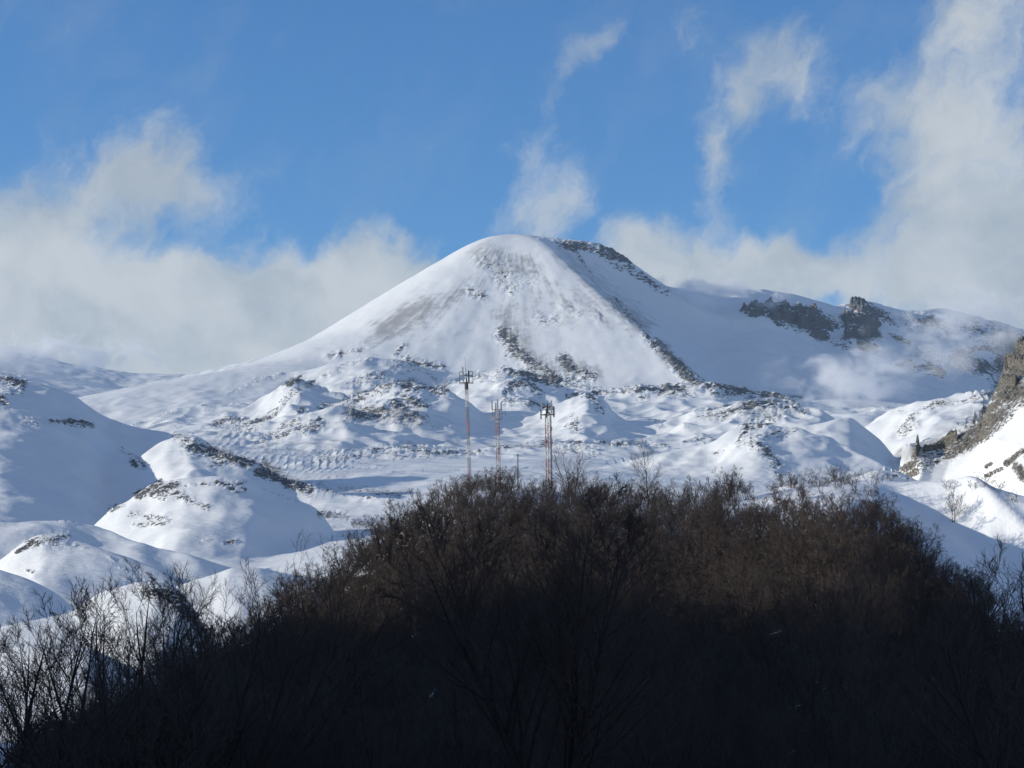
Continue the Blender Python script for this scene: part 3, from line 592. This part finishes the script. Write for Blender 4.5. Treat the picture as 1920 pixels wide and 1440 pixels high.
def grow(rng, H, stems=3, spread=.45, n1=9, n2=7, n3=8, n4=0, thick=1.0, twig=.008, low=.12, droop=0.0, wide=0.0):
    """a bare broad tree: several stems, rising limbs, branchlets, fine twigs"""
    tr, cr = TubeSet(), TubeSet()
    def path(p, d, L, n, wob, up):
        pts = [p.copy()]
        for i in range(n):
            d = (d + Vector((rng.gauss(0, wob), rng.gauss(0, wob), rng.gauss(0, wob * .6) + up))).normalized()
            p = p + d * (L / n); pts.append(p.copy())
        return pts
    def at(pts, t):
        f = t * (len(pts) - 1); i = min(int(f), len(pts) - 2)
        return pts[i].lerp(pts[i + 1], f - i), (pts[i + 1] - pts[i]).normalized()
    def side(d, ang, az=None):
        a = d.orthogonal().normalized(); a = Quaternion(d, rng.uniform(0, 6.283) if az is None else az) @ a
        return (d * math.cos(ang) + a * math.sin(ang)).normalized()
    for s in range(stems):
        az = 6.283 * (s + rng.random() * .7) / stems; tilt = spread * rng.uniform(.35, 1.0) if stems > 1 else rng.uniform(0, .08)
        d0 = Vector((math.cos(az) * math.sin(tilt), math.sin(az) * math.sin(tilt), math.cos(tilt)))
        h = H * rng.uniform(.82, 1.0) if s else H
        r0 = .016 * H * thick * (1.0 if stems == 1 else .62)
        st = path(Vector((math.cos(az) * .12 * (stems > 1), math.sin(az) * .12 * (stems > 1), -.5)), d0, h + .5, 8, .07, .035)
        tr.tube(st, [max(r0 * (1 - i / 8.6) ** .9, twig) for i in range(9)], 5)
        for b in range(n1):
            t = low + (1 - low) * (b + rng.random()) / n1
            p, d = at(st, min(t, .97)); L1 = h * (.50 * (1 - t) + .15) * rng.uniform(.8, 1.15)
            r1 = max(r0 * (1 - t) * .55 + .004 * thick, twig * 1.4)
            bp = path(p, side(d, rng.uniform(.5, .85 + wide)), L1, 5, .10, .07 - droop)
            tr.tube(bp, [max(r1 * (1 - i / 5.5), twig) for i in range(6)], 4)
            for c in range(n2):
                t2 = .2 + .8 * (c + rng.random()) / n2; q, d2 = at(bp, min(t2, .97))
                L2 = L1 * (.42 * (1 - t2) + .20) * rng.uniform(.7, 1.2)
                cp_ = path(q, side(d2, rng.uniform(.45, .85 + wide)), L2, 3, .13, .08)
                cr.tube(cp_, [max(r1 * .42 * (1 - i / 3.5), twig * .9) for i in range(4)], 3)
                for e in range(n3):
                    t3 = .15 + .85 * (e + rng.random()) / n3; q3, d3 = at(cp_, min(t3, .98))
                    L3 = (L2 * .42 + .12) * rng.uniform(.6, 1.2)
                    tp = path(q3, side(d3, rng.uniform(.4, .8)), L3, 2 if n4 else 1, .12, .08)
                    cr.tube(tp, [twig, twig * .75, twig * .4][:len(tp)], 3)
                    for w in range(n4):
                        q4, d4 = at(tp, rng.uniform(.2, 1.0) * .98)
                        L4 = L3 * .5 * rng.uniform(.6, 1.1); e4 = q4 + side(d4, rng.uniform(.4, .8)) * L4
                        cr.tube([q4, e4], [twig * .7, 0], 3)
    return tr.mesh('trunk', BARK), cr.mesh('crown', TWIG)

rng = random.Random(7)
FAR_KINDS = [grow(rng, rng.uniform(5.6, 7.6), rng.choice([2, 3, 4, 5]), rng.uniform(.35, .7), 8, 7, 9, 0, 1.7, .013, rng.uniform(.1, .4), rng.uniform(0, .08), .4) for _ in range(9)]
SHRUBS = [grow(rng, rng.uniform(2.0, 2.8), 7, .85, 4, 5, 7, 0, .9, .010, .1) for _ in range(3)]
MID_KINDS = [grow(rng, rng.uniform(7.5, 9.0), rng.choice([2, 3, 3]), rng.uniform(.3, .5), 10, 7, 8, 1, 1.0, .007) for _ in range(5)]

def place_tree(kind, loc, rz, s, label, cat='tree', group=None, tilt=(0, 0), name='bare_tree'):
    e = bpy.data.objects.new(name, None); COL.objects.link(e)
    e.location = loc; e.rotation_euler = (tilt[0], tilt[1], rz); e.scale = s if hasattr(s, '__len__') else (s, s, s)
    e.empty_display_size = .3
    tag(e, label, cat, group)
    for me, nm in zip(kind, ('trunk', 'crown')):
        o = bpy.data.objects.new(nm, me); COL.objects.link(o); o.parent = e
    return e
def ground_at(px, y):
    z, x = near_h(np.array([float(px)]), np.array([float(y)])); return Vector((float(x[0]), float(y), float(z[0])))

def ground_row(px, row):
    ys = np.linspace(500, 150, 400); z, _ = near_h(np.full(400, float(px)), ys); r = HOR - z / ys * F
    return ground_at(px, float(ys[np.argmax(r >= row)]))
# candidates on a jittered grid over the hill
cand = []
yy = 128.0
while yy < 552:
    step = 4.3 + (yy < 300) * .6
    xl, xr = -0.2126 * yy - 14, 0.2126 * yy + 14
    xx = xl + rng.random() * step
    while xx < xr:
        cand.append((xx + rng.uniform(-1.2, 1.2), yy + rng.uniform(-1.6, 1.6))); xx += step
    yy += step * 1.05
cand = np.array(cand)
cpx = 960 + cand[:, 0] / cand[:, 1] * F
cz, _ = near_h(cpx, cand[:, 1])
cpy = HOR - cz / cand[:, 1] * F
clump = fbm(cand[:, 0] / 16, cand[:, 1] / 16, 3, 91)
big, small = [], []
for i, (x, y) in enumerate(cand):
    px, py = cpx[i], cpy[i]
    far_ = y > 300
    hgt = 6.0 if far_ else 8.3
    sc_ = rng.uniform(.55, 1.22) * (1 + .22 * clump[i])
    if px > 1380 and py < 985: sc_ *= .5                    # low scrub near the brow
    elif py < 1000: sc_ *= .80
    top = py - hgt * sc_ / y * F
    lim = float(forest_top(px)) - 14 + rng.uniform(-6, 16)
    if top < lim:
        room = (py - lim) / F * y / hgt
        if room < .30: continue
        sc_ = min(sc_, room)
    if y < 240 and px < 420 and rng.random() < .5: continue
    if y > 480 and rng.random() < .33: continue
    if px > 1420 and py < 990 and rng.random() < .5: continue
    show = hgt * sc_ / y
    (small).append((show, x, y, float(cz[i]), sc_, px, py, far_))
small.sort(key=lambda t: -t[0])
WOOD = small
NIND = 285
GRP_W = 'bare trees of the wood on the hillside'
for i, (show, x, y, z, s, px, py, far_) in enumerate(WOOD[:NIND]):
    kind = (FAR_KINDS if far_ else MID_KINDS)[rng.randrange(5)]
    if px < 420: lab = 'bare tree standing at the left foot of the wood with snow behind its twigs'
    elif px > 1700: lab = 'bare dark tree at the right foot of the wood below the snow slope'
    elif px < 800: lab = 'bare dark tree on the shaded lower hillside left of the large fanned tree'
    elif px < 1300: lab = 'bare dark tree on the shaded lower hillside around the large fanned tree'
    else: lab = 'bare dark tree on the shaded lower hillside right of the large fanned tree'
    place_tree(kind, (x, y, z - .1), rng.uniform(0, 6.28), (s * rng.uniform(.9, 1.1), s * rng.uniform(.9, 1.1), s), lab, 'tree', GRP_W + (' at its left foot' if px < 420 else ' at its right foot' if px > 1700 else ', left part' if px < 800 else ', middle part' if px < 1300 else ', right part'), (rng.gauss(0, .05), rng.gauss(0, .05)))

def scatter(name, pts, kinds, label, cat):
    """one 'stuff' object: the meshes of `kinds` set out on points by geometry nodes"""
    src = []
    me = bpy.data.meshes.new(name)
    n = len(pts)
    me.vertices.add(n); me.vertices.foreach_set('co', np.array([p[:3] for p in pts], np.float32).ravel())
    for nm, k, ty in (('size', 3, 'FLOAT'), ('turn', 4, 'FLOAT'), ('pick', 5, 'INT')):
        a = me.attributes.new(nm, ty, 'POINT'); a.data.foreach_set('value', np.array([p[k] for p in pts], np.int32 if ty == 'INT' else np.float32))
    o = bpy.data.objects.new(name, me); COL.objects.link(o)
    ng = bpy.data.node_groups.new(name, 'GeometryNodeTree')
    ng.interface.new_socket('Geometry', in_out='INPUT', socket_type='NodeSocketGeometry')
    ng.interface.new_socket('Geometry', in_out='OUTPUT', socket_type='NodeSocketGeometry')
    N = ng.nodes.new; L = ng.links.new
    gi, go = N('NodeGroupInput'), N('NodeGroupOutput')
    def att(nm, ty):
        x = N('GeometryNodeInputNamedAttribute'); x.data_type = ty; x.inputs[0].default_value = nm
        return x.outputs[0]
    join = N('GeometryNodeJoinGeometry')
    # the source shapes are parts of this one object, told apart by an index stored on their faces
    parts = []
    for i, (a, b) in enumerate(kinds):
        vv, ff, mi = [], [], []
        for mj, mm in enumerate((a, b)):
            off = len(vv); vv += [tuple(v.co) for v in mm.vertices]; ff += [tuple(q + off for q in p_.vertices) for p_ in mm.polygons]; mi += [mj] * len(mm.polygons)
        km = bpy.data.meshes.new(name + '_shape'); km.from_pydata(vv, [], ff); km.materials.append(a.materials[0]); km.materials.append(b.materials[0])
        km.polygons.foreach_set('material_index', mi); km.polygons.foreach_set('use_smooth', [True] * len(ff)); km.update()
        ko = bpy.data.objects.new(name + '_shape', km)
        oi = N('GeometryNodeObjectInfo'); oi.inputs['Object'].default_value = ko; oi.inputs['As Instance'].default_value = True
        cm = N('FunctionNodeCompare'); cm.data_type = 'INT'; cm.operation = 'EQUAL'
        L(att('pick', 'INT'), cm.inputs[2]); cm.inputs[3].default_value = i
        ip = N('GeometryNodeInstanceOnPoints')
        L(gi.outputs[0], ip.inputs['Points']); L(cm.outputs[0], ip.inputs['Selection']); L(oi.outputs['Geometry'], ip.inputs['Instance'])
        cx = N('ShaderNodeCombineXYZ'); L(att('turn', 'FLOAT'), cx.inputs[2]); L(cx.outputs[0], ip.inputs['Rotation'])
        L(att('size', 'FLOAT'), ip.inputs['Scale'])
        L(ip.outputs[0], join.inputs[0])
    L(join.outputs[0], go.inputs[0])
    md = o.modifiers.new('scatter', 'NODES'); md.node_group = ng
    return tag(o, label, cat, kind='stuff')

pts = []
for (show, x, y, z, s, px, py, far_) in WOOD[NIND:]:
    pts.append((x, y, z - .1, s, rng.uniform(0, 6.28), rng.randrange(len(FAR_KINDS))))
scatter('wood', pts, FAR_KINDS, 'bare brown wood covering the hill up to its brow', 'wood')
pts = []  # unseen trees added along the hill top to feather its shadow edge
for row in range(5):
    for q in range(80):
        Yq = 60 + q * 5.6 + rng.uniform(-2, 2); Xq = -256 - row * 6 + rng.uniform(-3, 3)
        i_ = int(np.clip((Xq + 900) / 816 * 89, 0, 88)); j_ = int(np.clip((Yq + 260) / 780 * 89, 0, 88))
        pts.append((Xq, Yq, float(VALLEY_SIDE[i_, j_]) - .3, rng.uniform(1.0, 1.7), rng.uniform(0, 6.28), rng.randrange(len(FAR_KINDS))))
scatter('wood', pts, FAR_KINDS, 'bare wood along the top of the valley side left of the view', 'wood')
# undergrowth: low bare shrubs between the trees
pts = []
for (x, y), px, py, z in zip(cand, cpx, cpy, cz):
    for _ in range(1):
        if py > forest_top(px) + 10 and py < 1500 and rng.random() < (.3 if y > 300 else .7):
            if px < 430 and y < 260: continue
            X_, Y2 = x + rng.uniform(-1.6, 1.6), y + rng.uniform(-1.6, 1.6)
            zz = float(near_h(np.array([960 + X_ / Y2 * F]), np.array([Y2]))[0][0])
            pts.append((X_, Y2, zz - .05, rng.uniform(.6, 1.1), rng.uniform(0, 6.28), rng.randrange(3)))
scatter('undergrowth', pts, SHRUBS, 'low bare shrubs between the trees of the hill', 'shrubs')
print('trees', len(WOOD), 'shrubs', len(pts))

# the large tree in the middle foreground, its limbs fanned out over the wood
big = grow(random.Random(21), 14.6, 5, .55, 13, 8, 9, 2, 1.4, .013, .10)
p = ground_at(1040, 100); place_tree(big, p - Vector((0, 0, .2)), 1.0, (1.0, 1, 1.0), 'large bare tree in the middle foreground with limbs fanned wide', 'tree')
big2 = grow(random.Random(5), 12.8, 1, .1, 22, 7, 6, 0, .8, .016, .12)
p = ground_at(1216, 512); place_tree(big2, p, 0, 1.0, 'tall thin bare tree whose top stands out against the snow right of the towers', 'tree')
FORE = [  # px of trunk, distance, top row, stems, spread, label
 (40, 95, 1130, 3, .35, 'bare tree at the left edge of the picture with forked stems'),
 (150, 92, 1120, 3, .30, 'bare tree with upright forked stems second from the left edge'),
 (255, 105, 1095, 3, .30, 'bare tree whose top reaches the snowy rocks at lower left'),
 (330, 120, 1150, 2, .25, 'bare tree just right of the bright snow bank at lower left'),
 (5, 118, 1180, 3, .4, 'low bare tree in the bottom left corner beside the forked one'),
 (95, 130, 1150, 2, .3, 'slim bare tree between the two forked trees at the left edge'),
 (200, 126, 1090, 3, .42, 'tall bare tree in front of the blue snow hollow at lower left'),
 (290, 98, 1190, 4, .4, 'low spreading bare tree at the lower edge of the bright snow bank'),
 (370, 112, 1110, 3, .35, 'bare tree with fine rising twigs beside the rocky spur'),
 (490, 150, 1080, 4, .45, 'bare tree at the lower left end of the wood, twigs over pale snow'),
 (545, 190, 1060, 4, .45, 'bare tree on the left outline of the wood under the shaded dune'),
 (430, 130, 1090, 3, .45, 'bare tree with long twigs against the blue snow left of the wood'),
 (620, 300, 1000, 4, .4, 'reddish bare tree standing out of the left edge of the wood'),
 (1070, 505, 836, 4, .5, 'bare bushy tree to the right of the thickest tower'),
 (1860, 105, 1060, 3, .38, 'bare tree at the right edge with long twigs across the snow slope'),
 (1925, 95, 1010, 3, .35, 'bare tree cut by the right edge of the picture'),
 (1800, 190, 1090, 3, .5, 'bare tree reaching up in front of the foot of the snow slope'),
]
for (px, y, top, stn, spr, lab) in FORE:
    p = ground_at(px, y); h = (HOR - top) / F * y - p.z
    k = grow(random.Random(px), h, stn, spr, 10, 7, 7 if y < 250 else 6, 1 if y < 250 else 0, 1.35 if y < 250 else 1.0, .0095 if y < 250 else .013, .16)
    place_tree(k, p, 0, 1.0, lab, 'tree')
lone = grow(random.Random(3), 6.3, 4, .28, 9, 6, 8, 0, .9, .013, .12)
place_tree(lone, ground_row(1787, 975), 0, 1.0, 'small lone bare tree on the shaded snow slope at right', 'tree')
SC = [(1846, 492, 3.2, 'bushy bare shrub on the brow above the snow slope, largest there'), (1872, 490, 2.8, 'bare shrub beside the largest one on the snowy brow'), (1826, 494, 2.2, 'left bare shrub of the clump on the snowy brow'),
      (1780, 500, 2.6, 'small leaning dead shrub alone on the snowy brow'), (1900, 486, 2.4, 'bare shrub on the snowy brow near the right edge'), (1667, 522, 2.0, 'low dark shrub at the foot of the rocky slope'), (1912, 440, 2.2, 'dark shrub on the slope at the right edge of the picture')]
for (px, y, h, lab) in SC:
    k = grow(random.Random(px + 1), h, 6, .8, 4, 5, 7, 0, .9, .011, .1)
    place_tree(k, ground_at(px, y), 0, 1.0, lab, 'shrub', name='bare_shrub')

# ------------------------------------------------------------------ antenna towers behind the brow
def paint(name, c, rough=.5, metal=0.0):
    m, g = mat_new(name)
    pos = g.n('ShaderNodeTexCoord').outputs['Object']
    d = g.mix(g.noise(pos, 4.0, 5, .6), tuple(v * .72 for v in c) + (1,), tuple(c) + (1,))
    b = g.n('ShaderNodeBsdfPrincipled'); g.put(b.inputs['Base Color'], d); b.inputs['Roughness'].default_value = rough; b.inputs['Metallic'].default_value = metal
    out(g, b.outputs[0]); return m
RED = paint('faded_red_paint', (.26, .075, .065)); WHITE = paint('weathered_white_paint', (.42, .41, .40)); STEEL = paint('galvanised_steel', (.12, .122, .125), .6, .3)
PANEL = paint('antenna_cover', (.74, .75, .74)); DARK = paint('dark_steel', (.09, .09, .10), .6, .2)

class Bars(TubeSet):
    def bar(s, a, b, r, k=4): s.tube([a, b], [r, r], k, spike=False)
    def box(s, c, sx, sy, sz):
        o = s.n
        for dz in (-1, 1):
            for dx, dy in ((-1, -1), (1, -1), (1, 1), (-1, 1)):
                s.v.append((c[0] + dx * sx / 2, c[1] + dy * sy / 2, c[2] + dz * sz / 2))
        s.n += 8
        s.f += [(o, o + 3, o + 2, o + 1), (o + 4, o + 5, o + 6, o + 7)] + [(o + i, o + (i + 1) % 4, o + 4 + (i + 1) % 4, o + 4 + i) for i in range(4)]
    def put(s, name, mat, parent, label=None):
        o = bpy.data.objects.new(name, s.mesh(name, mat, False)); COL.objects.link(o); o.parent = parent
        if label: o['label'] = label
        return o
def mast(root, H, w, sec, mats, legs=3):
    """a lattice mast of bolted sections, painted in bands"""
    n = int(round(H / sec)); h = H / n
    for i in range(n):
        b = Bars(); z0, z1 = i * h + .01, (i + 1) * h - .01
        c = [(w / 2 * 1.15 * math.cos(6.283 * j / legs + .5), w / 2 * 1.15 * math.sin(6.283 * j / legs + .5)) for j in range(legs)]
        for x, y in c: b.bar((x, y, z0), (x, y, z1), max(.065, w * .09), 5)
        m = max(2, int(h / (w * 1.0)))
        for q in range(m):
            za, zb = z0 + (z1 - z0) * q / m, z0 + (z1 - z0) * (q + 1) / m
            for j in range(legs):
                a_, b_ = c[j], c[(j + 1) % legs]
                if (q + j) % 2: a_, b_ = b_, a_
                b.bar((a_[0], a_[1], za), (b_[0], b_[1], zb), max(.026, w * .035), 3)
                b.bar((c[j][0], c[j][1], zb), (c[(j + 1) % legs][0], c[(j + 1) % legs][1], zb), max(.024, w * .03), 3)
        b.put('mast_section', mats[i % len(mats)], root)
def panel(root, x, y, z0, z1, w, mat=PANEL):
    b = Bars(); b.box((x, y, (z0 + z1) / 2), w, w * .55, z1 - z0); o = b.put('antenna_panel', mat, root)
    k = Bars()
    for zz in (z0 + .25, z1 - .25): k.box((x, y + w * .28 + .07, zz), .09, .14, .09)
    k.put('bracket', DARK, o)
def tower(px, y, row_base, row_top, lean, label):
    p = P(px, row_base, y); z, _ = near_h(np.array([float(px)]), np.array([float(y)]))
    e = bpy.data.objects.new('antenna_tower', None); COL.objects.link(e); e.location = (p.x, y, float(z[0]) - .1); e.rotation_euler = (0, lean, 0)
    tag(e, label, 'tower', 'antenna towers behind the brow')
    H = (HOR - row_top) / F * y - float(z[0])
    b = Bars(); b.box((0, 0, .15), 2.2, 2.2, .5); b.put('footing', STEEL, e)
    return e, H
m_px = 560 / F
e, H = tower(885, 560, 890, 716, -.035, 'tallest and thinnest antenna tower, at left, under a square dark head')
mast(e, H, .62, 3.0, [STEEL, RED, STEEL, WHITE])
b = Bars()
for sx in (-1, 1):
    for z0, z1 in ((H - .3, H + 2.9),):
        x0, x1 = sx * .55, sx * 1.55
        for a_, b_ in (((x0, 0, z0), (x0, 0, z1 - .4)), ((x1, 0, z0), (x1, 0, z1 - .4)), ((x0, 0, z0), (x1, 0, z0)), ((x0, 0, z1 - .4), (x1, 0, z1 - .4)), ((x0, 0, (z0 + z1) / 2), (x1, 0, (z0 + z1) / 2))): b.bar(a_, b_, .085)
for a_, b_ in (((-1.5, 0, H), (1.5, 0, H)), ((0, -1.2, H), (0, 1.2, H)), ((-1.5, 0, H + 1.6), (1.5, 0, H + 1.6)), ((0, 0, H - .5), (0, 0, H + 3.2))): b.bar(a_, b_, .10)
b.put('head_frame', DARK, e)
panel(e, -.72, -.45, H + .3, H + 3.6, .34); panel(e, .62, -.45, H - .1, H + 2.7, .34, STEEL); panel(e, 0.1, -.6, H - 1.6, H + .9, .30, STEEL)
b = Bars(); b.bar((-.1, 0, H + 3.2), (-.1, 0, H + 6.0), .04); b.put('whip_antenna', DARK, e)
b = Bars(); b.bar((0, 0, H - 1.6), (0, 0, H - .1), .45, 8); b.put('cable_collar', DARK, e)

e, H = tower(937, 560, 885, 768, -.02, 'middle antenna tower with two white panels and a white dish')
mast(e, H, .85, 3.0, [RED, WHITE])
b = Bars()
for zz in (H - 2.2, H + .1):
    for j in range(6):
        a0, a1 = 6.283 * j / 6, 6.283 * (j + 1) / 6
        b.bar((1.1 * math.cos(a0), 1.1 * math.sin(a0), zz), (1.1 * math.cos(a1), 1.1 * math.sin(a1), zz), .06)
for j in range(6): b.bar((1.1 * math.cos(6.283 * j / 6), 1.1 * math.sin(6.283 * j / 6), H - 2.2), (1.1 * math.cos(6.283 * j / 6), 1.1 * math.sin(6.283 * j / 6), H + .1), .05)
b.put('platform_frame', RED, e)
for x_, y_, a0, a1 in ((-1.15, -.5, 0, 2.3), (.15, -1.0, -.1, 2.5), (.95, .5, -.1, 1.9), (-.35, .9, -.2, 1.8)): panel(e, x_, y_, H + a0, H + a1, .34)
b = Bars(); b.bar((0, 0, H - .2), (0, 0, H + 1.6), .10); b.bar((.9, 0, H - .8), (1.9, 0, H - .8), .05); b.bar((1.9, 0, H - 1.4), (1.9, 0, H - .2), .05); b.put('side_arm', DARK, e)
d = Bars()
prof = [(0.0, .02), (.30, .07), (.52, .20), (.60, .36), (.60, .62), (0.0, .62)]
for i, (r, h) in enumerate(prof[:-1]):
    for j in range(14):
        a0 = 6.283 * j / 14
        d.v.append((-1.1 + max(r, .02) * math.cos(a0), -.6 - h, H - 1.7 - .35 + max(r, .02) * math.sin(a0)))
    if i:
        for j in range(14): d.f.append(((i - 1) * 14 + j, (i - 1) * 14 + (j + 1) % 14, i * 14 + (j + 1) % 14, i * 14 + j))
d.f.append(tuple(range(4 * 14, 5 * 14))); d.n = 70
d.put('dish', PANEL, e)

e, H = tower(1031, 560, 895, 775, -.018, 'thickest antenna tower, at right, with a crown of many upright panels')
mast(e, H, 1.15, 2.6, [RED, WHITE, RED])
b = Bars()
for zz, r in ((H - .2, 1.7), (H + 1.6, 1.55)):
    for j in range(8):
        a0, a1 = 6.283 * j / 8, 6.283 * (j + 1) / 8
        b.bar((r * math.cos(a0), r * math.sin(a0), zz), (r * math.cos(a1), r * math.sin(a1), zz), .07)
        b.bar((0, 0, zz), (r * math.cos(a0), r * math.sin(a0), zz), .05)
b.bar((0, 0, H - .3), (0, 0, H + 2.4), .22)
b.put('platform_frame', STEEL, e)
for j, (hh, lo) in enumerate(((2.2, -.6), (3.0, .3), (1.9, -.9), (3.1, .4), (2.4, -1.2), (2.9, .2), (2.0, -.8), (3.0, .1), (2.6, -.9))):
    a = 6.283 * j / 9 + .35; r = 1.85 if j % 2 else 1.55
    panel(e, r * math.cos(a), r * math.sin(a), H + lo, H + lo + hh * .95, .30, PANEL if j % 2 else STEEL)
b = Bars()
for zz in (H - 3.5, H - 6.5, H - 10): b.box((.75, -.2, zz), .5, .5, .9)
b.put('equipment_box', WHITE, e)
b = Bars(); b.bar((.78, -.1, 1), (.78, -.1, H - .5), .10); b.put('cable_run', DARK, e)
z = ground_at(971, 556)
e = bpy.data.objects.new('pole', None); COL.objects.link(e); e.location = z; tag(e, 'short thin pole between the middle and right towers', 'pole')
b = Bars(); h = (HOR - 852) / F * 556 - z.z; b.tube([(0, 0, 0), (0, 0, h)], [.17, .12], 8, False); b.put('shaft', DARK, e)
b = Bars(); b.box((0, 0, h + .06), .34, .34, .12); b.put('cap', STEEL, e)
# ------------------------------------------------------------------ air and mist
def ico(name, sub=3):
    import bmesh
    bm = bmesh.new(); bmesh.ops.create_icosphere(bm, subdivisions=sub, radius=1.0)
    me = bpy.data.meshes.new(name); bm.to_mesh(me); bm.free(); return me
hz = bpy.data.meshes.new('haze')
x0, x1, y0, y1, z0, z1 = -7600, 7600, -600, 12000, -140, 1900
hz.from_pydata([(x, y, z) for z in (z0, z1) for (x, y) in ((x0, y0), (x1, y0), (x1, y1), (x0, y1))], [], [(0, 3, 2, 1), (4, 5, 6, 7), (0, 1, 5, 4), (1, 2, 6, 5), (2, 3, 7, 6), (3, 0, 4, 7)])
m, g = mat_new('thin_air')
pv = g.n('ShaderNodeVolumePrincipled'); pv.inputs['Color'].default_value = (.62, .82, 1.0, 1); pv.inputs['Density'].default_value = 1.3e-5; pv.inputs['Anisotropy'].default_value = 0.0
o_ = g.n('ShaderNodeOutputMaterial'); g.nt.links.new(pv.outputs[0], o_.inputs['Volume'])
hz.materials.append(m); ho = bpy.data.objects.new('haze', hz); COL.objects.link(ho); tag(ho, kind='stuff')

def mist_material(name, dens, scale):
    m, g = mat_new(name)
    oc = g.n('ShaderNodeTexCoord').outputs['Object']; pos = g.n('ShaderNodeNewGeometry').outputs['Position']
    r = g.vm('LENGTH', oc)
    n = g.noise(g.vm('MULTIPLY', pos, (1, .8, 1.3)), scale, 4, .6, .6)
    d = g.m('ADD', g.sstep(r, 1.0, .0), g.m('MULTIPLY', g.m('SUBTRACT', n, .57), 4.2))
    d = g.m('MULTIPLY', g.m('MULTIPLY', g.sstep(d, .0, .9), g.sstep(r, 1.0, .75)), dens)
    pv = g.n('ShaderNodeVolumePrincipled'); pv.inputs['Color'].default_value = (.97, .98, 1, 1); g.put(pv.inputs['Density'], d); pv.inputs['Anisotropy'].default_value = .1
    o_ = g.n('ShaderNodeOutputMaterial'); g.nt.links.new(pv.outputs[0], o_.inputs['Volume']); return m
MIST = mist_material('blowing_mist', .016, 1 / 85)
WISP = mist_material('spindrift', .018, 1 / 110)
THIN = mist_material('thin_mist', .010, 1 / 90)
for (px, py, y, rx, ry, dp, mt, lab) in [
    (1600, 715, 5350, 200, 85, 160, MIST, 'white mist bank lying in the hollow below the right massif'),
    (1760, 650, 5900, 200, 80, 160, THIN, 'torn thin mist drifting across the rocks of the right massif'),
    (1850, 592, 6300, 200, 70, 160, THIN, 'thin cloud over the far right end of the massif'),
    (1350, 548, 6900, 190, 46, 160, WISP, 'snow blown off the right flank of the volcano'),
    (60, 668, 8200, 330, 52, 200, MIST, 'cloud resting on the far slope at the left edge')]:
    e = bpy.data.objects.new('mist_bank', ico('mist_bank')); e.data.materials.append(mt); COL.objects.link(e)
    e.location = P(px, py, y); e.scale = (rx / F * y, dp, ry / F * y)
    tag(e, lab, kind='stuff')
